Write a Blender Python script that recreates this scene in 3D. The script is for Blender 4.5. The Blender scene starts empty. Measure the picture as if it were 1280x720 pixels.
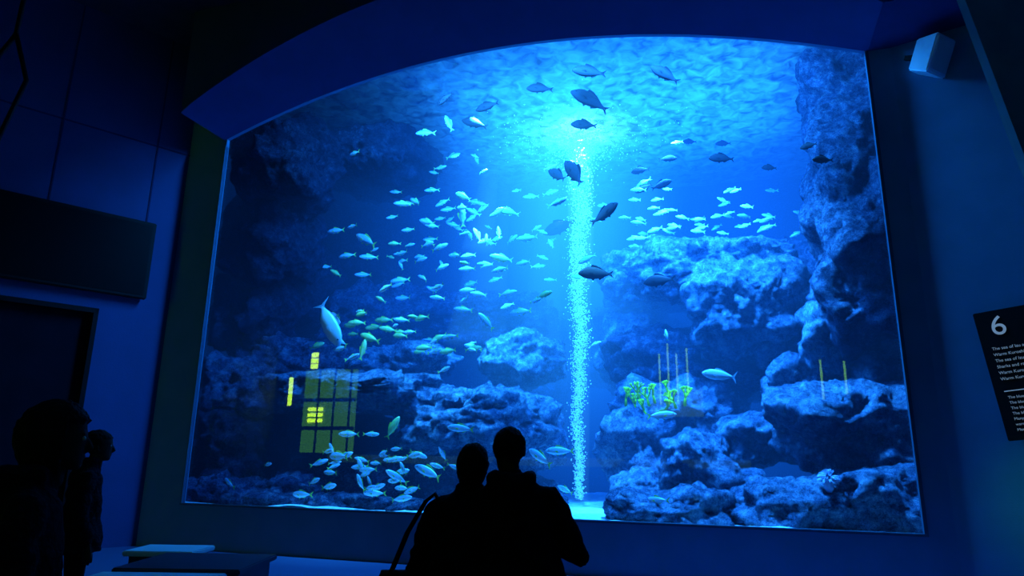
import bpy, bmesh, math, random
from mathutils import Vector, Matrix, noise
random.seed(4)
sc=bpy.context.scene
sc.view_settings.view_transform='Standard'
COL=sc.collection
# ------------------------------------------------------------------ camera (eye height 1.5 m)
cd=bpy.data.cameras.new('camera'); cam=bpy.data.objects.new('camera',cd); COL.objects.link(cam)
cd.sensor_width=36; cd.lens=24.0; cd.clip_end=200
cam.matrix_world=Matrix.Translation((0,0,1.5))@Matrix.Rotation(math.radians(103.9),4,'X')@Matrix.Rotation(math.radians(.83),4,'Z')
sc.camera=cam
# tank frame: s along the glass, d depth behind it, z up (metres)
A=Vector((-5.3,11.7,0)); E=Vector((10.16,-3.3,0)).normalized(); N=Vector((-E.y,E.x,0))
MT=Matrix(((E.x,N.x,0,A.x),(E.y,N.y,0,A.y),(0,0,1,0),(0,0,0,1)))
I4=Matrix.Identity(4)
# ------------------------------------------------------------------ helpers
def nodes(name):
    m=bpy.data.materials.new(name); m.use_nodes=True; nt=m.node_tree
    return m,nt,nt.nodes['Principled BSDF'],nt.links.new
def mat(name,c1,c2=None,scale=5,rough=.8,spec=.2,bump=0,bscale=None,metal=0,detail=6,coord='Object',lo=.35,hi=.65,emit=None,es=0):
    m,nt,b,L=nodes(name)
    b.inputs['Roughness'].default_value=rough; b.inputs['Specular IOR Level'].default_value=spec; b.inputs['Metallic'].default_value=metal
    tc=nt.nodes.new('ShaderNodeTexCoord')
    if c2 is None: c2=tuple(x*1.25 for x in c1)
    n=nt.nodes.new('ShaderNodeTexNoise'); n.inputs['Scale'].default_value=scale; n.inputs['Detail'].default_value=detail
    L(tc.outputs[coord],n.inputs['Vector'])
    r=nt.nodes.new('ShaderNodeValToRGB'); r.color_ramp.elements[0].position=lo; r.color_ramp.elements[1].position=hi
    r.color_ramp.elements[0].color=(*c1,1); r.color_ramp.elements[1].color=(*c2,1)
    L(n.outputs['Fac'],r.inputs[0]); L(r.outputs[0],b.inputs['Base Color'])
    if bump:
        n2=nt.nodes.new('ShaderNodeTexNoise'); n2.inputs['Scale'].default_value=bscale or scale*3; n2.inputs['Detail'].default_value=8
        L(tc.outputs[coord],n2.inputs['Vector'])
        bp=nt.nodes.new('ShaderNodeBump'); bp.inputs['Strength'].default_value=bump; bp.inputs['Distance'].default_value=.05
        L(n2.outputs['Fac'],bp.inputs['Height']); L(bp.outputs[0],b.inputs['Normal'])
    if emit: b.inputs['Emission Color'].default_value=(*emit,1); b.inputs['Emission Strength'].default_value=es
    return m
def link(o,parent=None,M=None):
    COL.objects.link(o)
    if parent is not None: o.parent=parent
    if M is not None: o.matrix_world=M
    return o
def mesh(name,V,F,mats,M=None,parent=None,smooth=False):
    me=bpy.data.meshes.new(name); me.from_pydata(V,[],F); me.update()
    for m in (mats if isinstance(mats,list) else [mats]): me.materials.append(m)
    if smooth: me.polygons.foreach_set('use_smooth',[True]*len(me.polygons))
    return link(bpy.data.objects.new(name,me),parent,M)
def from_bm(name,bm,mats,M=None,parent=None,smooth=False):
    me=bpy.data.meshes.new(name); bm.to_mesh(me); bm.free()
    for m in (mats if isinstance(mats,list) else [mats]): me.materials.append(m)
    if smooth: me.polygons.foreach_set('use_smooth',[True]*len(me.polygons))
    return link(bpy.data.objects.new(name,me),parent,M)
def empty(name,M=I4):
    o=bpy.data.objects.new(name,None); o.empty_display_size=.1; COL.objects.link(o); o.matrix_world=M; return o
def box(name,lo,hi,m,M=None,parent=None,bev=0):
    bm=bmesh.new(); bmesh.ops.create_cube(bm,size=1)
    for v in bm.verts: v.co=Vector([lo[i]+(hi[i]-lo[i])*(v.co[i]+.5) for i in range(3)])
    if bev: bmesh.ops.bevel(bm,geom=bm.edges[:],offset=bev,segments=2,affect='EDGES')
    return from_bm(name,bm,m,M,parent)
def prism(name,poly,h0,h1,m,M=None,axis='z'):
    n=len(poly); f=(lambda p,h:(p[0],p[1],h)) if axis=='z' else (lambda p,h:(p[0],h,p[1]))
    V=[f(p,h0) for p in poly]+[f(p,h1) for p in poly]
    F=[tuple(range(n)),tuple(range(2*n-1,n-1,-1))]+[(i,(i+1)%n,n+(i+1)%n,n+i) for i in range(n)]
    return mesh(name,V,F,m,M)
def tube(bm,pts,rad,seg=12,flat=1.0):
    pts=[Vector(p) for p in pts]; rings=[]
    d0=(pts[0]-pts[1]).normalized(); d1=(pts[-1]-pts[-2]).normalized()
    P=[pts[0]+d0*rad[0]*.8]+pts+[pts[-1]+d1*rad[-1]*.8]; R=[rad[0]*.45]+list(rad)+[rad[-1]*.45]
    prev=None
    for i,p in enumerate(P):
        t=(P[min(i+1,len(P)-1)]-P[max(i-1,0)]).normalized()
        a=t.orthogonal().normalized() if prev is None else (prev-t*prev.dot(t)).normalized()
        prev=a; b=t.cross(a)
        rings.append([bm.verts.new(p+a*R[i]*math.cos(2*math.pi*k/seg)+b*R[i]*flat*math.sin(2*math.pi*k/seg)) for k in range(seg)])
    for i in range(len(rings)-1):
        for k in range(seg):
            bm.faces.new((rings[i][k],rings[i][(k+1)%seg],rings[i+1][(k+1)%seg],rings[i+1][k]))
    bm.faces.new(rings[0][::-1]); bm.faces.new(rings[-1])
def loft(bm,rings,seg=24,power=2.0):
    R=[]
    for (z,cx,cy,rx,ry) in rings:
        r=[]
        for k in range(seg):
            a=2*math.pi*k/seg; c,s=math.cos(a),math.sin(a)
            e=2/power
            r.append(bm.verts.new((cx+rx*math.copysign(abs(c)**e,c),cy+ry*math.copysign(abs(s)**e,s),z)))
        R.append(r)
    for i in range(len(R)-1):
        for k in range(seg):
            bm.faces.new((R[i][k],R[i][(k+1)%seg],R[i+1][(k+1)%seg],R[i+1][k]))
    bm.faces.new(R[0][::-1]); bm.faces.new(R[-1])
def remesh(bm,voxel,smooth=4):
    me=bpy.data.meshes.new('tmp'); bmesh.ops.recalc_face_normals(bm,faces=bm.faces[:]); bm.to_mesh(me); bm.free()
    o=bpy.data.objects.new('tmp',me); COL.objects.link(o)
    md=o.modifiers.new('r','REMESH'); md.mode='VOXEL'; md.voxel_size=voxel
    ms=o.modifiers.new('s','SMOOTH'); ms.factor=.5; ms.iterations=smooth
    dg=bpy.context.evaluated_depsgraph_get(); r=bpy.data.meshes.new_from_object(o.evaluated_get(dg))
    bpy.data.objects.remove(o); bpy.data.meshes.remove(me)
    b2=bmesh.new(); b2.from_mesh(r); bpy.data.meshes.remove(r); return b2
def lamp(name,t,loc,tgt,en,col,size=1,sy=None,tank=True,spot=40,blend=.5,along=False):
    l=bpy.data.lights.new(name,t); l.energy=en; l.color=col
    if t=='AREA':
        l.size=size
        if sy: l.shape='RECTANGLE'; l.size_y=sy
    elif t=='SPOT':
        l.spot_size=math.radians(spot); l.spot_blend=blend; l.shadow_soft_size=size
    else: l.shadow_soft_size=size
    o=bpy.data.objects.new(name,l); COL.objects.link(o)
    a=Vector(loc);b=Vector(tgt)
    if tank:a=MT@a;b=MT@b
    if along:   # long side runs along the glass
        Z=(a-b); Z=(Z-E*Z.dot(E)).normalized(); Y=Z.cross(E)
        o.matrix_world=Matrix(((E.x,Y.x,Z.x,a.x),(E.y,Y.y,Z.y,a.y),(E.z,Y.z,Z.z,a.z),(0,0,0,1)))
    else:
        q=(b-a).to_track_quat('-Z','Y'); o.matrix_world=Matrix.Translation(a)@q.to_matrix().to_4x4()
    return o
def FB(x): return noise.fractal(x,.6,2.2,5)
# ------------------------------------------------------------------ materials
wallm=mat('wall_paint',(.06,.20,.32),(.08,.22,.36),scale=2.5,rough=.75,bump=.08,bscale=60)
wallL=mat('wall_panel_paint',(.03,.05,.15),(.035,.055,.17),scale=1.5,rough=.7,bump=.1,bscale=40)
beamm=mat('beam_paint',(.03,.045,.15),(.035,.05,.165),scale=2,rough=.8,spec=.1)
ceilm=mat('ceiling_paint',(.02,.025,.07),scale=3,rough=.9)
floorm=mat('floor_carpet',(.03,.05,.12),(.04,.07,.16),scale=80,rough=.95)
blackm=mat('black_panel',(.003,.003,.004),scale=3,rough=.5,spec=.15)
groovem=mat('panel_groove',(.015,.02,.07),scale=3,rough=.8)
darkm=mat('dark_opening',(.006,.006,.012),scale=3,rough=.9,spec=.05)
# ------------------------------------------------------------------ room shell
def arch(s):
    return 7.0+1.08*max(0,1-((s-5.15)/5.53)**2)
CH=9.1
n=48; V=[];F=[]
for i in range(n+1):
    s=10.68*i/n
    V+=[(s,-.06,arch(s)),(s,-.06,CH),(s,.01,arch(s)),(s,.01,CH)]
    if i:
        a=4*i-4;b=4*i
        F+=[(a,b,b+1,a+1),(a+2,a+3,b+3,b+2),(a,a+2,b+2,b)]
def addbox(V,F,x0,x1,y0,y1,z0,z1):
    k=len(V); V+=[(x0,y0,z0),(x1,y0,z0),(x1,y1,z0),(x0,y1,z0),(x0,y0,z1),(x1,y0,z1),(x1,y1,z1),(x0,y1,z1)]
    F+=[(k,k+3,k+2,k+1),(k+4,k+5,k+6,k+7),(k,k+1,k+5,k+4),(k+1,k+2,k+6,k+5),(k+2,k+3,k+7,k+6),(k+3,k,k+4,k+7)]
addbox(V,F,-.85,0,-.06,.01,0,CH); addbox(V,F,10.68,10.98,-.06,.01,0,CH); addbox(V,F,0,10.68,-.06,.01,0,.7)
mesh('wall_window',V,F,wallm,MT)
# deep arched beam in front of the window head (curved soffit + flat fascia)
V=[];F=[];n=160;mm=8
for i in range(n+1):
    s=-.05+10.75*i/n; q=max(0,min(1,(s+.05)/10.75)); f=.62*(math.sin(math.pi*q)**.75 if 0<q<1 else 0)
    for j in range(mm+1): V.append((s,-.06-1.09*j/mm,arch(s)+.001+f*j/mm))
    V.append((s,-1.15,CH))
    if i:
        a=(mm+2)*(i-1);b=(mm+2)*i
        for j in range(mm+1): F.append((a+j,a+j+1,b+j+1,b+j))
k=len(V); V+=[(-.05,-.06,CH)]; F+=[tuple([k]+[j for j in range(mm+1,-1,-1)])]
addbox(V,F,10.7,14.2,-1.15,-.0,7.0,CH)
mesh('arch_beam',V,F,beamm,MT)
fr=empty('window_frame',MT)
fm=mat('window_frame_metal',(.04,.09,.14),scale=10,rough=.5,metal=.2)
box('jamb_1',(-.02,-.08,.7),(.0,.0,7.0),fm,None,fr); box('jamb_2',(10.66,-.08,.7),(10.70,.0,7.0),fm,None,fr); box('sill',(-.02,-.09,.67),(10.70,.0,.70),fm,None,fr)
# left angled wall
C=Vector((-6.05,11.95,0)); ld=Vector((-.72,-.69,0)).normalized()
nrm=Vector((.69,-.72,0)).normalized()
ML=Matrix(((ld.x,nrm.x,0,C.x),(ld.y,nrm.y,0,C.y),(0,0,1,0),(0,0,0,1)))
V=[];F=[]
addbox(V,F,0,1.18,-.2,0,0,CH); addbox(V,F,1.18,3.6,-.2,0,3.77,CH); addbox(V,F,3.6,12.5,-.2,0,0,CH)
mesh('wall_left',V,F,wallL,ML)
for i,(t0,z0) in enumerate([(.62,5.2),(2.1,5.2),(3.6,5.2),(5.1,5.2)]):
    box('trim_%d'%(i+1),(t0,0,z0),(t0+.025,.012,CH),groovem,ML)
box('trim_5',(0,0,6.9),(9,.012,6.925),groovem,ML)
d=empty('door_1',ML)
box('leaf',(1.2,-.19,0),(3.58,-.13,3.75),darkm,None,d); box('jamb_1',(1.15,-.2,0),(1.22,.03,3.8),blackm,None,d); box('jamb_2',(3.56,-.2,0),(3.63,.03,3.8),blackm,None,d); box('head',(1.15,-.2,3.72),(3.63,.03,3.8),blackm,None,d)
t=empty('wall_television',ML)
box('housing',(.5,.06,4.05),(3.4,.16,5.42),blackm,None,t,bev=.015); box('screen',(.56,.16,4.11),(3.34,.166,5.36),mat('screen_glass',(.002,.002,.003),rough=.35,spec=.15),None,t); box('bracket',(1.5,.0,4.4),(2.3,.06,5.1),blackm,None,t)
# right angled wall
R0=MT@Vector((10.98,-.06,0)); rd=Vector((.8,-.6,0)); rn=Vector((-.6,-.8,0))
MR=Matrix(((rd.x,rn.x,0,R0.x),(rd.y,rn.y,0,R0.y),(0,0,1,0),(0,0,0,1)))
box('wall_right',(0,-.2,0),(6.5,0,CH),wallm,MR)
def wallbetween(name,a,b,m):
    dx=(b-a); L_=dx.length; dx.normalize(); nn=Vector((-dx.y,dx.x,0)); M=Matrix(((dx.x,nn.x,0,a.x),(dx.y,nn.y,0,a.y),(0,0,1,0),(0,0,0,1)))
    return box(name,(0,-.2,0),(L_,0,CH),m,M)
bk0=MT@Vector((-7.0,-11.2,0)); bk1=MT@Vector((16.5,-11.2,0))
wallbetween('wall_back',bk0,bk1,darkm)
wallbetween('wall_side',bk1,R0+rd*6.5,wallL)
poly=[tuple((MT@Vector(p+(0,))).xy) for p in [(-.85,.1),(11.1,.1),(17,-2.2),(16.6,-11.3),(-7.2,-11.3)]]
prism('floor',poly,-.2,0,floorm); prism('ceiling',poly,CH,CH+.2,ceilm)
prism('canted_bulkhead',[(3.90,CH-.005),(5.02,3.05),(6.2,3.05),(7.4,CH-.005)],5.9,6.0,mat('bulkhead_paint',(.08,.14,.16),(.10,.17,.19),scale=3,rough=.8),I4,axis='y')
bm=bmesh.new()
for a,b in [((-6.85,8,6.4),(-6.62,8,6.85)),((-6.62,8,6.85),(-6.36,8,6.17)),((-6.36,8,6.17),(-6.6,8,5.2)),((-6.6,8,5.2),(-7.3,8,5.2)),((-6.85,8,6.4),(-7.3,8,5.2)),((-6.62,8,6.85),(-6.62,8,CH)),((-7.3,8,5.2),(-7.3,8,CH))]:
    tube(bm,[a,b],[.03,.03],8)
from_bm('hanging_pipe_frame',bm,blackm,I4,smooth=True)
# speaker
sp=empty('wall_speaker',Matrix.Translation((5.38,7.86,6.62))@Matrix.Rotation(math.radians(28),4,'Z')@Matrix.Rotation(math.radians(25),4,'X'))
spm=mat('speaker_plastic',(.8,.9,.95),scale=5,rough=.5)
bm=bmesh.new(); bmesh.ops.create_cube(bm,size=1)
for v in bm.verts:
    w=.2 if v.co.y<0 else .14; v.co=Vector((v.co.x*2*w,v.co.y*.32,v.co.z*(.5 if v.co.y<0 else .4)))
bmesh.ops.bevel(bm,geom=bm.edges[:],offset=.02,segments=2,affect='EDGES')
from_bm('cabinet',bm,spm,None,sp); box('grille',(-.16,-.175,-.2),(.16,-.162,.2),mat('speaker_grille',(.6,.7,.75),(.75,.85,.9),scale=120,rough=.6),None,sp); box('bracket',(-.03,.12,-.03),(.03,.34,.03),blackm,None,sp)
# sign
sg=empty('exhibit_sign',MR@Matrix.Translation((.88,.05,2.52))@Matrix.Rotation(math.radians(-6),4,'Y'))
box('board',(-.33,-.02,-.74),(.62,.02,.74),mat('sign_board',(.004,.005,.007),scale=4,rough=.5,spec=.2),None,sg,bev=.008)
txm=mat('sign_lettering',(.7,.75,.7),scale=4,rough=.6,emit=(.5,.65,.6),es=.2)
def text(name,body,x,z,size):
    c=bpy.data.curves.new(name,'FONT'); c.body=body; c.size=size; c.extrude=.002; o=bpy.data.objects.new(name,c); COL.objects.link(o)
    dg=bpy.context.evaluated_depsgraph_get(); me=bpy.data.meshes.new_from_object(o.evaluated_get(dg)); bpy.data.objects.remove(o)
    me.materials.clear(); me.materials.append(txm); o=bpy.data.objects.new(name,me); COL.objects.link(o); o.parent=sg
    o.matrix_local=Matrix(((1,0,0,x),(0,0,1,.024),(0,1,0,z),(0,0,0,1)))
text('number','6',-.20,.45,.32)
for i in range(6): text('line_%d'%(i+1),random.choice(['The sea of Izu and Ogasawara islands','Warm Kuroshio current flows by here','Sharks and rays, sea bream in shoals']),-.24,.28-.07*i,.048)
for i in range(7): text('line_%d'%(i+7),random.choice(['The blue ocean world','Many fish live in reefs','warm current brings life']),-.22,-.28-.06*i,.042)
box('rule',(-.24,.02,-.2),(.5,.024,-.19),txm,None,sg)
# lit shop windows in the room behind the visitors (they reflect in the glass)
gl=mat('lit_window_yellow',(.5,.6,.1),scale=3,emit=(.55,1,.02),es=14); gd=mat('lit_panel_olive',(.2,.3,.05),(.3,.4,.1),scale=2,emit=(.10,.5,.02),es=2.4); gm=mat('lit_strip_green',(.3,.4,.1),scale=3,emit=(.26,.85,.04),es=4.0)
for q in (gl,gd,gm): q.cycles.emission_sampling='NONE'
lw=empty('lit_shop_front',MT)
def bw(nm,s,z,w,h,m): box(nm,(s-w/2,-11.19,z-h/2),(s+w/2,-11.14,z+h/2),m,None,lw)
bw('back_panel',-4.6,2.95,2.1,2.8,gd)
for i in range(3):
    for j in range(3):
        box('pane_%d%d'%(i,j),(-5.42+i*.10,-11.14,4.4+j*.2),(-5.34+i*.10,-11.1,4.57+j*.2),gl,None,lw)
bw('tall_pane',-6.2,3.63,.14,1.0,gl)
for j in range(3): box('shelf_light_%d'%j,(-5.38,-11.14,2.56+.19*j),(-4.8,-11.1,2.68+.19*j),gl,None,lw)
for i in range(4): box('mullion_%d'%i,(-5.65+.62*i,-11.14,1.55),(-5.60+.62*i,-11.08,4.35),blackm,None,lw)
for i in range(2): box('transom_%d'%i,(-5.65,-11.14,2.3+.95*i),(-3.55,-11.07,2.42+.95*i),blackm,None,lw)
ls=empty('lit_strip_lamps',MT)
for i,(s,z,h) in enumerate([(6.6,3.8,1.5),(6.85,3.95,1.8),(7.1,3.8,1.5),(7.4,4.0,1.4),(11.0,3.7,1.1),(11.6,3.75,.9)]):
    box('strip_%d'%i,(s-.025,-11.19,z-h/2),(s+.025,-11.12,z+h/2),gm,None,ls)
cgm=mat('counter_panel',(.1,.2,.08),scale=2,emit=(.1,.35,.03),es=.6); cgm.cycles.emission_sampling='NONE'
cgb=mat('counter_backlight',(.1,.2,.08),scale=2,emit=(.12,.4,.02),es=1.4); cgb.cycles.emission_sampling='NONE'
box('counter_glow',(-4.5,-11.19,1.25),(9,-11.15,1.5),cgm,None,ls); box('counter_back',(6.3,-11.19,2.7),(7.8,-11.16,3.5),cgb,None,ls)
# ------------------------------------------------------------------ aquarium glass
m=bpy.data.materials.new('acrylic_window'); m.use_nodes=True; nt=m.node_tree; nt.nodes.clear()
o_=nt.nodes.new('ShaderNodeOutputMaterial'); mx=nt.nodes.new('ShaderNodeMixShader'); tr=nt.nodes.new('ShaderNodeBsdfTransparent'); gs=nt.nodes.new('ShaderNodeBsdfGlossy'); gs.inputs['Roughness'].default_value=0
mx.inputs[0].default_value=.07
nt.links.new(tr.outputs[0],mx.inputs[1]);nt.links.new(gs.outputs[0],mx.inputs[2]);nt.links.new(mx.outputs[0],o_.inputs['Surface'])
V=[];F=[]
for i in range(41):
    s=10.68*i/40; V+=[(s,0,.7),(s,0,arch(s))]
    if i: F.append((2*i-2,2*i,2*i+1,2*i-1))
mesh('window_1',V,F,m,MT)
# ------------------------------------------------------------------ water volume
WS=8.45
m=bpy.data.materials.new('sea_water'); m.use_nodes=True; nt=m.node_tree; nt.nodes.clear(); L=nt.links.new
m.cycles.volume_step_rate=1.5
o_=nt.nodes.new('ShaderNodeOutputMaterial'); ab=nt.nodes.new('ShaderNodeVolumeAbsorption')
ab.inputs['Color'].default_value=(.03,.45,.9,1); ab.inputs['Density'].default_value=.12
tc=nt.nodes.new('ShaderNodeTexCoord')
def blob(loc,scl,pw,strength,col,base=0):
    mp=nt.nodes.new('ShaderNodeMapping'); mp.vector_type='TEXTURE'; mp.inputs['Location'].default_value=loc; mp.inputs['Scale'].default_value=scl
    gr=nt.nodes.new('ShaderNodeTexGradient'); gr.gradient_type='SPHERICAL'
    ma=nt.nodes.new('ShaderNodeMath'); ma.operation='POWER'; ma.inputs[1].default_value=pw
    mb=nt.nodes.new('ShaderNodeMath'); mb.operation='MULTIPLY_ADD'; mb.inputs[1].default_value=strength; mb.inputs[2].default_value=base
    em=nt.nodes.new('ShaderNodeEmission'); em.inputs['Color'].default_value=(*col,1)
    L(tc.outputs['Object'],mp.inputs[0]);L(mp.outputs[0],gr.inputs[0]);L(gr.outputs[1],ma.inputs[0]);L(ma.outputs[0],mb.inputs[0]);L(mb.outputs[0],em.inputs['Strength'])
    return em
e1=blob((6.8,4.2,6.8),(7.4,7,9),1.5,.30,(.006,.18,1),base=.018)  # scattered lamp glow painted into the water as emission, strongest near top centre
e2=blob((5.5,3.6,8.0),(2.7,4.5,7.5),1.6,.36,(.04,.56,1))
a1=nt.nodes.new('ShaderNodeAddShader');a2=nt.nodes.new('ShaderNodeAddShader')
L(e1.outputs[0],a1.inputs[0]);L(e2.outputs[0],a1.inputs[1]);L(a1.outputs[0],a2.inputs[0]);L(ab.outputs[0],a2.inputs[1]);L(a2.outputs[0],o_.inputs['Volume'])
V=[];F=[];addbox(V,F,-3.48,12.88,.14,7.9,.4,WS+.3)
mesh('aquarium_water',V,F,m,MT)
def shaft(i,s,d,z0,z1,r0,r1,st,col,lean=0):  # cones given their own glow to stand in for lamp beams
    m=bpy.data.materials.new('shaft_glow'); m.use_nodes=True; nt=m.node_tree; nt.nodes.clear()
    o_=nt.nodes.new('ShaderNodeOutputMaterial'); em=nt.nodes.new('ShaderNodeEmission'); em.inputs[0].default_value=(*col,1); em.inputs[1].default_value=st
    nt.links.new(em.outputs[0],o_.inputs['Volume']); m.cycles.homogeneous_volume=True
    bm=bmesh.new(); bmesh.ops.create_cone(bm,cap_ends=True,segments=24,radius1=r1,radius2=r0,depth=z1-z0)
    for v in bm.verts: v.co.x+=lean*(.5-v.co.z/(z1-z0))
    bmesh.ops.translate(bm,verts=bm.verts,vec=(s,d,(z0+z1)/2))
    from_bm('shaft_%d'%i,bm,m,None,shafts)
shafts=empty('painted_light_shafts',MT)
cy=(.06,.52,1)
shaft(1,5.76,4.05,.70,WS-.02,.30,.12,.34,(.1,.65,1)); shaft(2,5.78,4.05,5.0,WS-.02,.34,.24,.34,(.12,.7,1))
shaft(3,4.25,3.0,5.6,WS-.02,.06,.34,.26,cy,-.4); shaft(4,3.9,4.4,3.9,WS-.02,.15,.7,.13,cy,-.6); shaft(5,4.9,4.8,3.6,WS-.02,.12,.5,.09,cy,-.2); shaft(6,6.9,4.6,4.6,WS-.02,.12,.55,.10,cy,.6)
# water surface seen from below
V=[];F=[];nx,ny=170,90
for j in range(ny+1):
    for i in range(nx+1):
        s=-3.4+16.2*i/nx; d=.15+7.7*j/ny; p=Vector((s*1.3,d*1.3,3)); w=min(1,max(0,(d-.6)/.6))
        V.append((s,d,WS+w*(.05*noise.noise(p)+.03*noise.noise(p*2.7))))
        if i and j: a=(j-1)*(nx+1)+i-1; F.append((a,a+1,a+nx+2,a+nx+1))
m=bpy.data.materials.new('water_surface'); m.use_nodes=True; nt=m.node_tree; nt.nodes.clear(); L=nt.links.new
o_=nt.nodes.new('ShaderNodeOutputMaterial'); tl=nt.nodes.new('ShaderNodeBsdfTranslucent'); gs=nt.nodes.new('ShaderNodeBsdfGlossy'); gs.inputs['Roughness'].default_value=.25; gs.inputs['Color'].default_value=(.3,.6,.9,1); mx=nt.nodes.new('ShaderNodeMixShader'); mx.inputs[0].default_value=.35
tc=nt.nodes.new('ShaderNodeTexCoord'); ns=nt.nodes.new('ShaderNodeTexNoise'); ns.inputs['Scale'].default_value=4.0; ns.inputs['Detail'].default_value=6; ns.inputs['Distortion'].default_value=.8
rp=nt.nodes.new('ShaderNodeValToRGB'); rp.color_ramp.elements[0].position=.3; rp.color_ramp.elements[0].color=(.10,.13,.18,1); rp.color_ramp.elements[1].position=.8; rp.color_ramp.elements[1].color=(.8,.95,.95,1)  # bright and dim ripple light put into the colour, besides the lamps above
bp=nt.nodes.new('ShaderNodeBump'); bp.inputs['Distance'].default_value=.08; bp.inputs['Strength'].default_value=.4
L(tc.outputs['Object'],ns.inputs[0]);L(ns.outputs[0],rp.inputs[0]);L(rp.outputs[0],tl.inputs[0]);L(ns.outputs[0],bp.inputs['Height']);L(bp.outputs[0],gs.inputs['Normal'])
L(gs.outputs[0],mx.inputs[2]);L(tl.outputs[0],mx.inputs[1]);L(mx.outputs[0],o_.inputs['Surface'])
mesh('water_surface',V,F,m,MT,smooth=True)
# ------------------------------------------------------------------ rocks
def rockmat(name,c1,c2,c3):
    m,nt,b,L=nodes(name); b.inputs['Roughness'].default_value=.85; b.inputs['Specular IOR Level'].default_value=.15
    tc=nt.nodes.new('ShaderNodeTexCoord'); n1=nt.nodes.new('ShaderNodeTexNoise'); n1.inputs['Scale'].default_value=4.5; n1.inputs['Detail'].default_value=14; n1.inputs['Roughness'].default_value=.95
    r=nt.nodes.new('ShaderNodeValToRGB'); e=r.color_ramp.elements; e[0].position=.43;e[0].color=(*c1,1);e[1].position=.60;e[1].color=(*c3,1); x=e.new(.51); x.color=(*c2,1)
    n2=nt.nodes.new('ShaderNodeTexNoise'); n2.inputs['Scale'].default_value=9; n2.inputs['Detail'].default_value=10; n2.inputs['Roughness'].default_value=.9
    vo=nt.nodes.new('ShaderNodeTexVoronoi'); vo.inputs['Scale'].default_value=6
    ad=nt.nodes.new('ShaderNodeMath'); ad.operation='ADD'
    bp=nt.nodes.new('ShaderNodeBump'); bp.inputs['Strength'].default_value=1; bp.inputs['Distance'].default_value=.3
    for q in (n1,n2,vo): L(tc.outputs['Object'],q.inputs['Vector'])
    L(n1.outputs['Fac'],r.inputs[0]);L(r.outputs[0],b.inputs['Base Color']);L(n2.outputs['Fac'],ad.inputs[0]);L(vo.outputs['Distance'],ad.inputs[1]);L(ad.outputs[0],bp.inputs['Height']);L(bp.outputs[0],b.inputs['Normal'])
    return m
rockm=rockmat('reef_rock',(.03,.06,.13),(.24,.34,.52),(.9,.97,1)); rockd=rockmat('dark_reef_rock',(.015,.03,.07),(.09,.13,.25),(.45,.52,.65)); rockk=rockmat('shade_toned_reef_rock',(.005,.009,.027),(.02,.035,.08),(.11,.14,.22))  # darker copies of the reef rock, with shade put into their colour
reef=empty('reef_rocks',MT)
RK="""10.74,2.4,7.6,.63,.97,d;10.67,1.9,6.24,.67,1.04,d;10.67,1.7,4.95,.74,1.11,d;10.68,1.7,3.94,.79,.85,d;8.39,4.0,5.0,1.72,.62;8.99,3.2,4.15,1.08,.86;6.9,4.7,5.15,.8,.6;9.65,3.6,3.69,.87,.87;10.55,2.3,3.43,.88,.76;8.14,4.3,3.31,1.72,.78,d;6.82,5,3.69,.85,.93;10.23,1.8,1.98,1.09,.73;10.92,2,2.64,.6,.66;8.03,1.8,1.41,.57,.52;8.79,2.3,1.79,.46,.46;8.66,1.9,1.09,.39,.27;7.71,1.0,.71,.97,.39;9.31,.95,.82,.78,.41;10.39,.9,.97,.68,.47;7.0,3.2,1.69,.75,.79;7.68,3.6,2.27,1.2,.62;4.55,3.8,3.42,.82,.56;4.1,2.5,2.15,1.5,.55;5.1,2.9,1.95,.55,.65;3.5,3.1,1.5,1.31,.6,d;1.34,2.4,2.67,1.97,.33;-.25,3,3.37,1.46,.46,d;2.06,3.5,3.42,1.05,.3;.35,3.2,1.87,1.93,.5,k;-.63,1.8,2.67,.92,.6,d;-.51,1.6,1.51,.94,.79,k;-.15,1.0,.69,.78,.4,d;2.8,6,4.5,2.37,.75,d;.03,5.8,4.86,1.85,.82,d;-2.64,4.6,7.7,1.9,2.1,k;-1.31,5.9,8.0,1.8,1.4,k;-2.03,3.8,5.35,1.73,1.54,k;-.83,6.2,6.8,1.73,1.6,k;.34,1.8,.73,1.19,.45,d;4.1,3.5,.77,1.3,.38;1.71,2.6,1.0,1.39,.39,d;11.6,4,6.5,1.0,2.6,k;3.4,6.8,3.2,1.6,.9,d;7.5,6.6,4.1,2.2,1.3,d;10.2,6.2,4.2,1.7,2.0,d;-1.0,2.4,4.3,.8,.8,k;9.75,2.6,2.7,.6,.5;7.15,2.2,1.0,.5,.35;.1,1.6,7.3,1.0,1.0,k;1.3,3.4,8.1,1.3,.8,k;-.5,2.2,6.0,.9,1.1,k;1.5,2.5,7.75,.9,.5,k;.9,.85,.68,.8,.2,d;2.4,1.05,.68,.9,.17,d;3.9,1.0,.66,.8,.17,d"""
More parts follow.
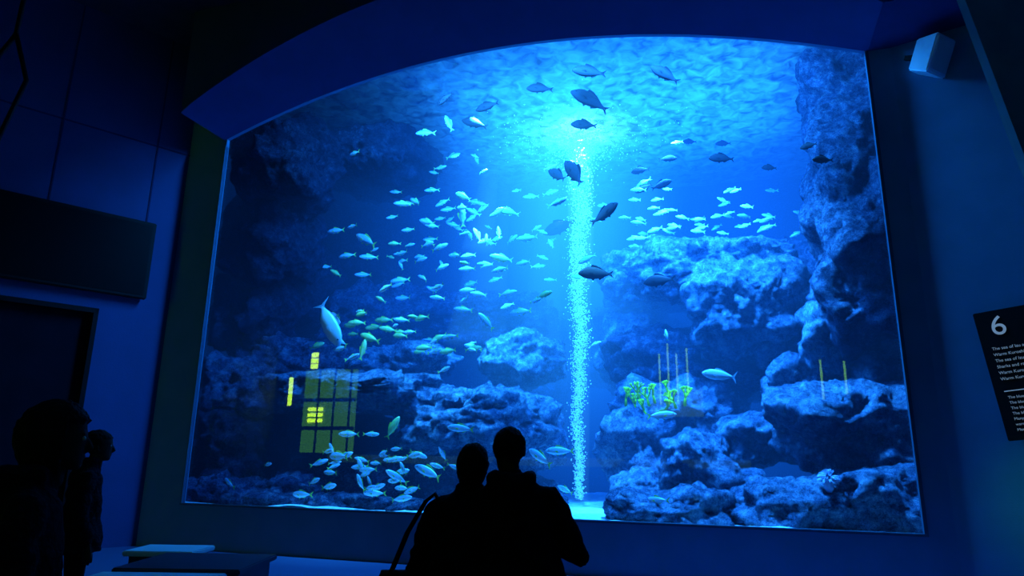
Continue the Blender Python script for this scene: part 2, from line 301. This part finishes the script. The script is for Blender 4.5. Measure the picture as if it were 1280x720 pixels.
for i,a in enumerate(RK.split(';')):
    q=a.split(','); s,d,z,rs,rz=map(float,q[:5]); rdp=max(.42,(rs+rz)*.5) if i<52 else .35; seed=Vector((i*7.3,i*1.7,0))
    bm=bmesh.new(); bmesh.ops.create_icosphere(bm,subdivisions=5 ,radius=1)
    for v in bm.verts:
        p=v.co.copy(); n4=(abs(p.x)**3.2+abs(p.y)**3.2+abs(p.z)**3.2)**(1/3.2)
        w=Vector((p.x*rs,p.y*rdp,p.z*rz))
        cell=noise.voronoi(w*1.5+seed)[0]; c2=noise.voronoi(w*4.5+seed)[0]
        k=.93/n4*(1+.26*noise.noise(p*1.4+seed)+.2*(cell[1]-cell[0])-.06)
        nn=.12*FB(w*2.2+seed)+.06*FB(w*8+seed)+.09*(min(.5,c2[1]-c2[0])-.2)
        ridge=.06*(1-abs(noise.noise(w*4+seed))*2)
        v.co=Vector((s,d,z))+Vector((p.x*k*rs,p.y*k*rdp,p.z*k*rz))+p*(nn+ridge)*min(1.2,rs)*(.5 if i>=52 else 1)
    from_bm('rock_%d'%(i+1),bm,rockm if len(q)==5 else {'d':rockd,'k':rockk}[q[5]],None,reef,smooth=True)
V=[];F=[];nx,ny=120,60
for j in range(ny+1):
    for i in range(nx+1):
        s=-3.4+16.2*i/nx; d=.13+7.6*j/ny
        V.append((s,d,.66+.05*FB(Vector((s*.8,d*.8,9)))))
        if i and j: a=(j-1)*(nx+1)+i-1; F.append((a,a+1,a+nx+2,a+nx+1))
mesh('sand_bed',V,F,mat('coral_sand',(.6,.65,.6),(.85,.9,.85),scale=9,rough=.9,bump=.6,bscale=30),MT,smooth=True)
V=[];F=[];nx,ny=90,50
for j in range(ny+1):
    for i in range(nx+1):
        s=-3.5+16.4*i/nx; z=.4+8.2*j/ny
        V.append((s,8.2+.2*FB(Vector((s*.7,z*.7,2))),z))
        if i and j: a=(j-1)*(nx+1)+i-1; F.append((a,a+1,a+nx+2,a+nx+1))
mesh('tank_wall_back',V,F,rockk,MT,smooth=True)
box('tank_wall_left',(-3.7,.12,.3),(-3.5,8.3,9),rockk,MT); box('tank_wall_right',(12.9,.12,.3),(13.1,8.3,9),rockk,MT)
# ------------------------------------------------------------------ bubbles
def bubbles(name,N_,gen,m,parent):
    b=bmesh.new(); bmesh.ops.create_icosphere(b,subdivisions=1,radius=1); bv=[v.co.copy() for v in b.verts]; bf=[[v.index for v in f.verts] for f in b.faces]; b.free()
    V=[];F=[]
    for i in range(N_):
        c,r=gen(); k=len(V); V+=[tuple(c+v*r) for v in bv]; F+=[tuple(k+x for x in f) for f in bf]
    return mesh(name,V,F,m,None,parent,smooth=True)
bc=empty('bubble_column',MT)
m,nt,b,L=nodes('air_bubble'); b.inputs['Roughness'].default_value=.25; b.inputs['Emission Color'].default_value=(.1,.75,1,1); b.inputs['Emission Strength'].default_value=.45  # own glow put into the bubbles on top of the spot light
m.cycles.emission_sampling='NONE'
tc=nt.nodes.new('ShaderNodeTexCoord'); ns=nt.nodes.new('ShaderNodeTexNoise'); ns.inputs['Scale'].default_value=20; rp=nt.nodes.new('ShaderNodeValToRGB'); rp.color_ramp.elements[0].color=(.5,.8,.8,1); rp.color_ramp.elements[1].color=(1,1,.95,1)
L(tc.outputs['Object'],ns.inputs[0]);L(ns.outputs[0],rp.inputs[0]);L(rp.outputs[0],b.inputs['Base Color']); bubm=m
def g1():
    t=random.random()**.95; z=.72+t*(WS-.8); R=.08+.18*t; w=.03*math.sin(z*2.1)+.02*math.sin(z*5)
    return Vector((5.67+.1*t+w+random.gauss(0,R*.55),4.06+random.gauss(0,R*.55),z)),random.uniform(.006,.018)
bubbles('rising_bubbles',6800,g1,bubm,bc)
def g2():
    a=random.random()*6.283; r=abs(random.gauss(0,.75)); z=WS-.08-abs(random.gauss(0,.32))*max(.25,1.3-r*.8)
    return Vector((5.75+r*math.cos(a)*1.1,4.06+r*math.sin(a),z)),random.uniform(.006,.02)
bubbles('surface_foam',1500,g2,bubm,bc)
# ------------------------------------------------------------------ fish
def fishmat(name,back,belly,metal=.3,rough=.35,emit=0):
    m,nt,b,L=nodes(name); tc=nt.nodes.new('ShaderNodeTexCoord'); sx=nt.nodes.new('ShaderNodeSeparateXYZ'); rp=nt.nodes.new('ShaderNodeValToRGB'); mr=nt.nodes.new('ShaderNodeMapRange')
    mr.inputs[1].default_value=-.12; mr.inputs[2].default_value=.14; rp.color_ramp.elements[0].color=(*belly,1); rp.color_ramp.elements[1].color=(*back,1); rp.color_ramp.elements[0].position=.4;rp.color_ramp.elements[1].position=.85
    ns=nt.nodes.new('ShaderNodeTexNoise'); ns.inputs['Scale'].default_value=40; bp=nt.nodes.new('ShaderNodeBump'); bp.inputs['Strength'].default_value=.2; bp.inputs['Distance'].default_value=.01
    L(tc.outputs['Object'],sx.inputs[0]);L(sx.outputs[2],mr.inputs[0]);L(mr.outputs[0],rp.inputs[0]);L(rp.outputs[0],b.inputs['Base Color']);L(tc.outputs['Object'],ns.inputs[0]);L(ns.outputs[0],bp.inputs['Height']);L(bp.outputs[0],b.inputs['Normal'])
    b.inputs['Metallic'].default_value=metal; b.inputs['Roughness'].default_value=rough
    return m
eyem=mat('fish_eye',(.01,.01,.01),rough=.1,spec=.6)
def fishmesh(name,H,W,prof,bodym,finm,fork=.13,dors=.07,bend=0):
    bm=bmesh.new(); seg=14; rings=[]
    for (x,h,zc) in prof:
        hh=h*H; ww=W*min(1,h*1.1)*(1 if x>-.2 else max(.25,1+(x+.2)*3))
        rings.append([bm.verts.new((x,ww/2*math.cos(2*math.pi*k/seg),zc*H+hh/2*math.sin(2*math.pi*k/seg))) for k in range(seg)])
    for i in range(len(rings)-1):
        for k in range(seg): bm.faces.new((rings[i][k],rings[i][(k+1)%seg],rings[i+1][(k+1)%seg],rings[i+1][k]))
    bm.faces.new(rings[0]); bm.faces.new(rings[-1][::-1])
    def fin(pts,th=.006,y=0,tilt=0):
        a=[bm.verts.new((p[0],y+th+tilt*abs(p[1]-pts[0][1]),p[1])) for p in pts]; b=[bm.verts.new((p[0],y-th+tilt*abs(p[1]-pts[0][1]),p[1])) for p in pts]
        fs=[bm.faces.new(a),bm.faces.new(b[::-1])]
        for i in range(len(pts)): fs.append(bm.faces.new((a[i],b[i],b[(i+1)%len(pts)],a[(i+1)%len(pts)])))
        for f in fs: f.material_index=1
    fin([(-.33,.022),(-.39,.045),(-.5,fork),(-.47,fork*.55),(-.43,0)]); fin([(-.33,-.022),(-.43,0),(-.47,-fork*.55),(-.5,-fork),(-.39,-.045)])
    top=H*.47; fin([(.18,top*.8),(.12,top+dors),(.0,top+dors*.75),(-.12,top*.75+dors*.55),(-.26,top*.35+dors*.3),(-.27,top*.2),(-.1,top*.6),(.05,top*.85)])
    fin([(-.06,-top*.75),(-.1,-top*.75-dors*.8),(-.2,-top*.55-dors*.4),(-.27,-top*.3-.01),(-.22,-top*.3)])
    fin([(.14,-top*.85),(.08,-top*.9-dors*.9),(.04,-top*.9-dors*.2),(.08,-top*.8)])
    for sgn in (1,-1):
        fin([(.2,-.01),(.1,-.06),(.07,-.045),(.1,-.0)],th=.003,y=sgn*W*.5)
    for sgn in (1,-1):
        r=bmesh.ops.create_icosphere(bm,subdivisions=2,radius=.016,matrix=Matrix.Translation((.39,sgn*W*.30,H*.1)))
        for v in r['verts']:
            for f in v.link_faces: f.material_index=2
    for v in bm.verts: v.co.y+=bend*(min(0,v.co.x-.05))**2
    bmesh.ops.recalc_face_normals(bm,faces=bm.faces[:])
    me=bpy.data.meshes.new(name); bm.to_mesh(me); bm.free()
    for mm in (bodym,finm,eyem): me.materials.append(mm)
    for p in me.polygons: p.use_smooth=(p.material_index!=1)
    return me
slim=[(.5,.08,-.02),(.48,.25,-.02),(.43,.5,-.01),(.35,.76,0),(.24,.95,0),(.1,1,0),(-.05,.92,0),(-.18,.68,0),(-.28,.4,0),(-.35,.2,0),(-.39,.17,0)]
deep=[(.5,.1,-.06),(.48,.24,-.05),(.43,.46,-.03),(.35,.74,0),(.24,.97,.02),(.12,1,.02),(-.03,.9,.01),(-.17,.66,0),(-.27,.42,0),(-.34,.26,0),(-.39,.22,0)]
silver=fishmat('silver_scales',(.2,.42,.55),(.9,.97,1),metal=.1); yel=mat('yellow_fin',(.75,.85,.08),(.85,.9,.15),scale=8,rough=.5)
gsc=fishmat('green_gold_scales',(.35,.6,.15),(.8,.95,.35),metal=.1); darks=fishmat('dark_scales',(.003,.004,.01),(.008,.01,.02),metal=0,rough=.8); darkf=mat('dark_fin',(.004,.005,.01),scale=8)
jack=fishmat('jack_scales',(.35,.5,.6),(.95,1,1),metal=.1); jf=mat('grey_fin',(.4,.52,.6),scale=8)
FM={'L':[fishmesh('fusilier%d'%i,.27,.13,slim,silver,yel,bend=b) for i,b in enumerate((-.5,0,.5))],
 'Y':[fishmesh('gold_fusilier%d'%i,.29,.13,slim,gsc,yel,bend=b) for i,b in enumerate((-.4,.4))],
 'D':[fishmesh('bream%d'%i,.36,.14,deep,darks,darkf,fork=.12,dors=.08,bend=b) for i,b in enumerate((-.4,0,.4))],
 'S':[fishmesh('jack%d'%i,.31,.13,slim,jack,jf,fork=.19,dors=.06,bend=b) for i,b in enumerate((0,.3))]}
schools={'L':empty('yellowtail_fish_school',MT),'Y':empty('golden_fish_school',MT),'D':empty('dark_bream_school',MT)}
cnt=0
def addfish(s,d,z,l,a,k,parent=None,yaw=None):
    global cnt; cnt+=1
    a=math.radians(a); yw=random.uniform(-.45,.45) if yaw is None else yaw
    f=Vector((math.cos(a)*math.cos(yw),math.sin(yw)*max(.3,abs(math.cos(a))),math.sin(a))).normalized()
    side=Vector((0,0,1)).cross(f)
    if side.length<.2: side=Vector((0,1,0))
    side.normalize(); up=f.cross(side)
    M=Matrix(((f.x*l,side.x*l,up.x*l,s),(f.y*l,side.y*l,up.y*l,d),(f.z*l,side.z*l,up.z*l,z),(0,0,0,1)))
    if k=='S':
        o=bpy.data.objects.new('silver_jack_fish',random.choice(FM[k])); COL.objects.link(o); o.matrix_world=MT@M
    else:
        o=bpy.data.objects.new('fish_%d'%cnt,random.choice(FM[k])); COL.objects.link(o); o.parent=schools[k]; o.matrix_local=M
DF="""6.6,1,8.02,.6,172;7.88,1,7.75,.55,145;5.57,1.5,8.15,.5,175;6.51,1.5,7.76,.76,155;4.54,1.5,7.94,.48,190;4.09,2,7.91,.54,160;3.85,1.1,8.0,.34,215;6.29,2,7.55,.51,168;6.21,1.5,6.38,.66,122;5.78,2,6.6,.5,142;6.74,1.5,5.57,.58,30;5.34,4,6.29,.78,200;6.57,1.5,4.52,.6,178;7.55,2,4.46,.55,180;8.7,2,6.57,.44,175;8.1,4,7.9,.3,180;7.18,3,6.95,.4,175;7.72,3,7.13,.36,5;9.53,3,6.72,.3,180;7.24,3,6.57,.36,205;7.62,2.5,6.4,.4,22;10.09,.6,5.75,.32,180;8.76,4,7.77,.32,180;9.97,1,6.17,.26,180"""
for a in DF.split(';'): q=list(map(float,a.split(','))); addfish(*q,'D')
LF="""3.02,2,7.85,.46,172;3.54,2,7.98,.4,115;3.71,2,7.24,.19,180;1.13,2,5.93,.42,180;2.13,1.5,5.49,.58,150;2.65,2,4.79,.38,190;3.16,2,5.93,.42,160;3.9,2,5.99,.5,95;2.76,3,7.03,.34,180;5.21,2,5.42,.46,178;4.04,2,4.91,.34,180;3.78,2,5.2,.34,170;2.78,3,5.92,.34,180;1.93,2,5.31,.38,180;1.42,2,5.38,.38,185;1.83,2,4.95,.34,180;3.98,2,4.14,.38,172;4.28,2,4.41,.34,168;4.62,1.5,3.79,.4,132;5.1,2,4.04,.45,180;4.84,2,4.4,.36,10;5.14,2,4.95,.34,180;6.03,1,5.66,.36,20;2.36,1,1.84,.38,180;2.78,1,1.84,.28,0;2.31,.8,1.47,.5,180;2.05,1,1.2,.32,180;3.41,.8,1.16,.42,150;3.41,1,.98,.3,180;3.96,.8,1.25,.54,160;4.49,.8,1.93,.44,175;6.11,.8,1.6,.44,180;5.8,.8,1.5,.48,150;6.14,1,1.03,.3,160;2.17,.8,.98,.36,10;3.02,.8,.9,.38,180;3.66,.5,.85,.34,10;7.63,.8,2.12,.44,5;7.56,.5,.95,.34,180;.33,.6,1.0,.3,150;2.64,1,1.29,.34,120;1.86,.5,.86,.4,180;9.5,.4,.88,.3,180;2.53,3,5.56,.27,180;4.03,3,5.8,.26,90;4.3,3,5.93,.28,100;2.2,3,6.77,.37,175;1.9,3,7.08,.27,180;1.85,3,6.5,.27,190;-.3,3,6.56,.2,180;.04,3,5.81,.24,170;.29,3,5.5,.27,180;8.0,5,3.2,.22,180;7.6,2.5,3.6,.2,100"""
for a in LF.split(';'): q=list(map(float,a.split(','))); addfish(*q,'L')
YF="""3.89,2,6.39,.4,150;4.82,2,5.98,.46,165;4.71,2,5.07,.46,165;3.13,2,4.02,.36,185;3.18,1,1.95,.42,60;3.71,2,3.37,.36,185;4.19,2,3.4,.32,10;2.34,1.5,3.59,.46,160;2.23,1.5,3.37,.4,80;1.65,2,3.95,.36,180;2.34,2,4.02,.38,180;2.45,2,3.83,.36,170;2.14,2,3.89,.34,190;3.21,2,3.45,.36,180;3.5,2,3.63,.34,200;2.7,2,3.7,.34,175"""
for a in YF.split(';'): q=list(map(float,a.split(','))); addfish(*q,'Y')
addfish(1.92,.8,3.75,.98,-58,'S',yaw=0); addfish(8.47,1,2.71,.5,170,'S',yaw=.1)
HD=[180,175,165,185,10,120,200,150,20,340]
for i in range(56):
    addfish(random.gauss(8.3,.9),random.uniform(3.2,5.6),random.gauss(6.2,.42),random.uniform(.2,.32),180+random.gauss(0,14),'L')
for i in range(36): addfish(random.gauss(2.8,.75),random.uniform(.5,1.6),random.uniform(.95,1.6),random.uniform(.2,.34),random.choice(HD),'L')
for i in range(90): addfish(random.gauss(3.5,1.3),random.uniform(1.6,4.4),random.gauss(5.7,1.0),random.uniform(.18,.38),random.choice(HD),random.choice('LLLLLY'))
for i in range(34): addfish(random.gauss(3.2,1.3),random.uniform(1.0,2.2),random.gauss(4.0,.6),random.uniform(.2,.34),random.choice(HD),random.choice('LLY'))
for i in range(16): addfish(random.gauss(7.3,.5),random.uniform(2.5,4.5),random.gauss(6.0,.35),random.uniform(.22,.34),180+random.gauss(0,15),'L')
# anemone and soft coral
bm=bmesh.new(); c=Vector((9.75,.45,1.28))
for i in range(80):
    a=random.random()*6.28; e=random.uniform(-.4,1.4); dv=Vector((math.cos(a)*math.cos(e),math.sin(a)*math.cos(e),math.sin(e)))
    tube(bm,[c+dv*.03,c+dv*.09+Vector((0,0,.01)),c+dv*.14+Vector((0,0,-.01))],[.009,.007,.004],5)
tube(bm,[c-Vector((0,0,.12)),c],[.06,.05],10)
from_bm('sea_anemone',bm,mat('anemone_flesh',(.6,.6,.8),(.8,.75,.9),scale=10,rough=.4),MT,smooth=True)
bm=bmesh.new()
def branch(p,d,l,r,n):
    q=p+d*l; tube(bm,[p,q],[r,r*.75],6)
    if n:
        for k in range(3): branch(q,(d+Vector((random.uniform(-.8,.8),random.uniform(-.5,.5),random.uniform(-.1,.5)))).normalized(),l*.75,r*.7,n-1)
for x,z in ((6.85,2.4),(7.0,2.3),(7.1,2.5),(7.25,2.4),(7.35,2.45),(7.6,2.5),(7.7,2.35),(7.85,2.4),(7.2,2.2),(7.5,2.2)): branch(Vector((x,2.6,z)),Vector((random.uniform(-.3,.3),-.2,.8)).normalized(),.12,.03,3)
from_bm('soft_coral',bm,mat('soft_coral_flesh',(.65,.7,.01),(.9,.9,.02),scale=10,rough=.6),MT,smooth=True)
# ------------------------------------------------------------------ people
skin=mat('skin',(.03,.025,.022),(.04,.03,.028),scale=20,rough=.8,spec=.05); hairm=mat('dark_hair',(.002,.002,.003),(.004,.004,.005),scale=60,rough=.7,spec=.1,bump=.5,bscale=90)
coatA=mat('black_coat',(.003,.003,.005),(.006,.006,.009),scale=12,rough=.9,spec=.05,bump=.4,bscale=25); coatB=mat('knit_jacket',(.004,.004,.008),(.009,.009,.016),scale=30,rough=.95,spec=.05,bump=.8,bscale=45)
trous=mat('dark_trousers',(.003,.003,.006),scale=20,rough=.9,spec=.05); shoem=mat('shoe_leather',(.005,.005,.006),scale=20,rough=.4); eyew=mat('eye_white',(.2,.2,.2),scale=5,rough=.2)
def hand(parent,wr,dirv,palm_n,side):
    d=Vector(dirv).normalized(); nn=Vector(palm_n); nn=(nn-d*nn.dot(d)).normalized(); w=d.cross(nn)*side; wr=Vector(wr)
    bm=bmesh.new()
    tube(bm,[wr-d*.02,wr+d*.03,wr+d*.08],[.024,.034,.036],12,flat=.5)
    for i,(o,l) in enumerate([(-.028,.068),(-.009,.078),(.010,.072),(.028,.056)]):
        p0=wr+d*.075+w*o; p1=p0+d*l*.45+nn*.006; p2=p1+d*l*.28+nn*.02; p3=p2+d*l*.15+nn*.02
        tube(bm,[p0-d*.02,p0,p1,p2,p3],[.009,.0095,.0088,.008,.007],8)
    p0=wr+d*.02-w*.03; p1=p0+d*.03-w*.022+nn*.01; p2=p1+d*.028-w*.004+nn*.012; tube(bm,[p0+w*.012,p0,p1,p2],[.013,.013,.011,.009],8)
    b=remesh(bm,.0035,2); from_bm('hand',b,skin,None,parent,smooth=True)
def person(name,x,y,head,H=1.65,hx=0,hy=.02,sh=.18,elb=.12,coat=coatA,hem=.72,flare=.0,wide=1.0,hair='short',hrot=0,seed=0,hood=False,tilt=0,armdrop=0,hang=False):
    g=empty(name,Matrix.Translation((x,y,0))@Matrix.Rotation(head,4,'Z')@Matrix.Scale(H/1.65,4))
    bm=bmesh.new()
    loft(bm,[(hem,0,0,.21*wide+flare,.17+flare*.5),(.85,0,0,.20*wide+flare*.6,.16),(1.0,hx*.15,0,.17*wide+flare*.2,.135),(1.12,hx*.3,0,.17*wide,.13),(1.24,hx*.45,-.005,sh*.98,.125),(1.32,hx*.55,-.01,sh*.9,.105),(1.37,hx*.7,-.005,sh*.62,.08),(1.40,hx*.8,0,.075,.07),(1.44,hx*.9,.005,.06,.062)],power=2.3)
    shx=sh-.015
    arms=[]
    for sg in (1,-1):
        S=Vector((hx*.5+sg*shx,-.01,1.30))
        if hang: El=Vector((sg*(sh+.03),-.01,1.02)); W=Vector((sg*(sh+.02),.06,.80))
        else: El=Vector((sg*(sh+elb),.03,1.02-armdrop)); W=Vector((sg*.1+hx*.3,.33,1.10-armdrop*.6))
        tube(bm,[S-Vector((sg*.06,0,-.0)),S,S.lerp(El,.5)+Vector((sg*.01,-.01,0)),El,El.lerp(W,.5),W],[.065,.072,.066,.056,.052,.042],14)
        arms.append((W,(W-El).normalized(),sg))
    if hood:
        tube(bm,[Vector((hx*.8-.11,.02,1.40)),Vector((hx*.8-.09,-.10,1.38)),Vector((hx*.8,-.14,1.36)),Vector((hx*.8+.09,-.10,1.38)),Vector((hx*.8+.11,.02,1.40))],[.03,.05,.06,.05,.03],12)
    else:
        tube(bm,[Vector((hx*.85-.055,.05,1.405)),Vector((hx*.85-.07,-.03,1.42)),Vector((hx*.85,-.075,1.43)),Vector((hx*.85+.07,-.03,1.42)),Vector((hx*.85+.055,.05,1.405))],[.018]*5,10)
    b=remesh(bm,.012,6)
    for v in b.verts:
        p=v.co; f=.010*FB(Vector((p.x*7,p.y*7,p.z*4))+Vector((seed,0,0)))+.006*math.sin(p.z*38+6*noise.noise(p*5)); v.co+=v.normal*f
    from_bm('coat',b,coat,None,g,smooth=True)
    bm=bmesh.new()
    for sg in (1,-1):
        tube(bm,[(sg*.08,0,.92),(sg*.095,.0,.8),(sg*.1,.015,.5),(sg*.1,-.01,.3),(sg*.1,-.02,.09)],[.1,.09,.065,.062,.05],14)
    b=remesh(bm,.012,4); from_bm('trousers',b,trous,None,g,smooth=True)
    bm=bmesh.new()
    for sg in (1,-1): tube(bm,[(sg*.1,-.06,.045),(sg*.1,.02,.05),(sg*.105,.12,.04),(sg*.105,.17,.032)],[.04,.043,.042,.03],12)
    for v in bm.verts: v.co.z=max(0.0,v.co.z)
    from_bm('shoes',bm,shoem,None,g,smooth=True)
    for W,dv,sg in arms:
        if hang: hand(g,W+dv*.03,(0,.1,-1),(-sg,.0,0),sg)
        else: hand(g,W+dv*.03,(-sg*.5,.6,.35),(-sg,.0,-.2),sg)
    hc=Vector((hx,hy,1.53)); HM=Matrix.Translation(hc)@Matrix.Rotation(tilt,4,'Y')@Matrix.Rotation(hrot,4,'Z')
    bm=bmesh.new()
    loft(bm,[(-.115,0,.055,.022,.022),(-.105,0,.045,.042,.045),(-.08,0,.025,.056,.068),(-.045,0,.01,.064,.084),(-.01,0,.003,.069,.092),(.03,0,-.002,.073,.096),(.065,0,-.004,.070,.092),(.092,0,-.006,.055,.074),(.108,0,-.006,.034,.046),(.115,0,-.006,.012,.016)],seg=28)
    tube(bm,[(0,.088,.012),(0,.102,-.012),(0,.112,-.032),(0,.098,-.042)],[.009,.011,.014,.012],10)
    tube(bm,[(-.018,.085,-.066),(0,.092,-.066),(.018,.085,-.066)],[.006,.009,.006],8)
    tube(bm,[(-.04,.078,.022),(0,.088,.024),(.04,.078,.022)],[.008,.01,.008],8)
    for sg in (1,-1): tube(bm,[(sg*.07,-.005,-.035),(sg*.078,-.012,-.01),(sg*.077,-.012,.018)],[.008,.013,.011],8)
    tube(bm,[(0,-.015,-.16),(0,-.01,-.1),(0,0,-.04)],[.055,.052,.05],14)
    b=remesh(bm,.005,3); from_bm('head',b,skin,None,g,smooth=True).matrix_local=HM
    bm=bmesh.new()
    for sg in (1,-1): bmesh.ops.create_icosphere(bm,subdivisions=2,radius=.012,matrix=Matrix.Translation((sg*.03,.078,.003)))
    from_bm('eyes',bm,eyew,None,g,smooth=True).matrix_local=HM
    bm=bmesh.new(); bmesh.ops.create_icosphere(bm,subdivisions=5,radius=1)
    for v in bm.verts:
        p=v.co.copy(); q=Vector((p.x*.088,p.y*.112,p.z*.108)); q+=Vector((0,-.014,.022))
        if hair in('bob','fluffy') and p.z<.1 and p.y<.45: q.z-=.05*(.1-p.z); q.x*=1.05
        if hair=='fluffy': q*=1.12
        nn=1+.05*FB(p*2.5+Vector((seed,3,0)))+.035*noise.noise(Vector((p.x*14,p.y*14,p.z*4)))
        if p.y>.3 and p.z<.38: q=Vector((p.x*.05,p.y*.06,p.z*.06))
        if hair=='short' and p.z<-.5: q*=.8
        v.co=q*nn
    from_bm('hair',bm,hairm,None,g,smooth=True).matrix_local=HM
    return g
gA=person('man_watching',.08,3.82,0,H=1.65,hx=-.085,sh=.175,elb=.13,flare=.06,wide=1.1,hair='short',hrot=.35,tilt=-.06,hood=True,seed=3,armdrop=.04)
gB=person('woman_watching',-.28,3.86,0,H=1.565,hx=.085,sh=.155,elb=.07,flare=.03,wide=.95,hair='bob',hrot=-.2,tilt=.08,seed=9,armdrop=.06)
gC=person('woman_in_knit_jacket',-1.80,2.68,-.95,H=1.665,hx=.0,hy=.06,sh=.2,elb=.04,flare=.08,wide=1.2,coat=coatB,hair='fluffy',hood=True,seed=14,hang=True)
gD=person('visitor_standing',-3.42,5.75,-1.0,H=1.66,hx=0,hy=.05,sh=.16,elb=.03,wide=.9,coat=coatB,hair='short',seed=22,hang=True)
bg=empty('tote_bag',Matrix.Translation((-.54,3.86,.55)))
bm=bmesh.new(); loft(bm,[(0,0,0,.13,.05),(.03,0,0,.15,.07),(.2,0,0,.16,.07),(.33,.01,0,.15,.05),(.36,.01,0,.14,.03)],power=4)
from_bm('body',bm,coatA,None,bg,smooth=True)
bm=bmesh.new()
for yy in (-.04,.04): tube(bm,[(-.08,yy,.34),(.0,yy,.55),(.09,yy*.6,.71),(.14,yy*.4,.75),(.17,yy,.7),(.12,yy,.34)],[.01]*6,8)
from_bm('straps',bm,coatA,None,bg,smooth=True)
# ------------------------------------------------------------------ tables
tdark=mat('table_dark',(.02,.02,.045),scale=4,rough=.35,spec=.4); tlight=mat('table_light',(.4,.55,.65),(.45,.6,.7),scale=4,rough=.4)
def table(x,y,w,dp,m,rot=0):
    g=empty('cafe_table',Matrix.Translation((x,y,0))@Matrix.Rotation(rot,4,'Z'))
    box('top',(-w/2,-dp/2,.71),(w/2,dp/2,.75),m,None,g,bev=.008)
    box('apron',(-w/2+.04,-dp/2+.04,.6),(w/2-.04,dp/2-.04,.71),tdark,None,g)
    for i,(a,b) in enumerate([(-1,-1),(1,-1),(1,1),(-1,1)]): box('leg_%d'%(i+1),(a*(w/2-.07)-.025,b*(dp/2-.07)-.025,0),(a*(w/2-.07)+.025,b*(dp/2-.07)+.025,.62),tdark,None,g)
table(-2.2,5.22,.85,.76,tdark); table(-2.72,5.85,.55,.42,tlight,.0); table(-2.2,4.40,.8,.6,tlight)
# ------------------------------------------------------------------ lights
lamp('tank_lamp_bank','AREA',(6.2,.30,8.39),(6.2,2.6,4.0),1900,(.02,.32,1),7,sy=.22,along=True)
lamp('bubble_spot','SPOT',(5.78,4.06,8.40),(5.66,4.06,0),15000,(.4,.95,1),.12,spot=26,blend=.8)
lamp('ledge_spot','SPOT',(4.2,2.0,8.38),(4.0,2.9,1.8),14000,(.06,.6,1),.1,spot=42,blend=.9)
lamp('reef_spot','SPOT',(7.6,2.6,8.38),(8.2,3.8,4.5),7500,(.04,.42,1),.1,spot=85,blend=.9)
lamp('front_reef_spot','SPOT',(8.4,.5,8.38),(8.8,1.5,.8),11000,(.035,.40,1),.1,spot=60,blend=.9)
lamp('front_fish_spot','SPOT',(3.0,.35,8.0),(2.7,1.3,.8),4500,(.05,.5,1),.1,spot=36,blend=.9)
lamp('sand_spot','SPOT',(6.6,.5,8.38),(6.5,2.2,.6),6000,(.1,.7,1),.1,spot=18,blend=.9)
lamp('surface_lamp_bank','AREA',(6.8,3.5,9.6),(6.8,3.5,0),560,(.02,.33,1),6,sy=4,along=True)
lamp('surface_spot','SPOT',(5.8,4.0,9.6),(5.8,4.0,0),340,(.2,.8,1),.1,spot=110,blend=1)
lamp('added_room_fill','AREA',(2.5,2.5,8.95),(2.5,2.5,0),62,(.008,.18,.85),10,sy=6,tank=False)  # unseen fill added to lift the walls in place of tank spill
lamp('added_green_fill','SPOT',(5.0,6.3,1.3),(6.1,7.7,1.0),14,(.1,.9,.25),.05,tank=False,spot=70,blend=1)  # unseen light added to tint the lower right wall green
w=bpy.data.worlds.new('world'); sc.world=w; w.use_nodes=True; w.node_tree.nodes['Background'].inputs[0].default_value=(.0005,.002,.02,1)
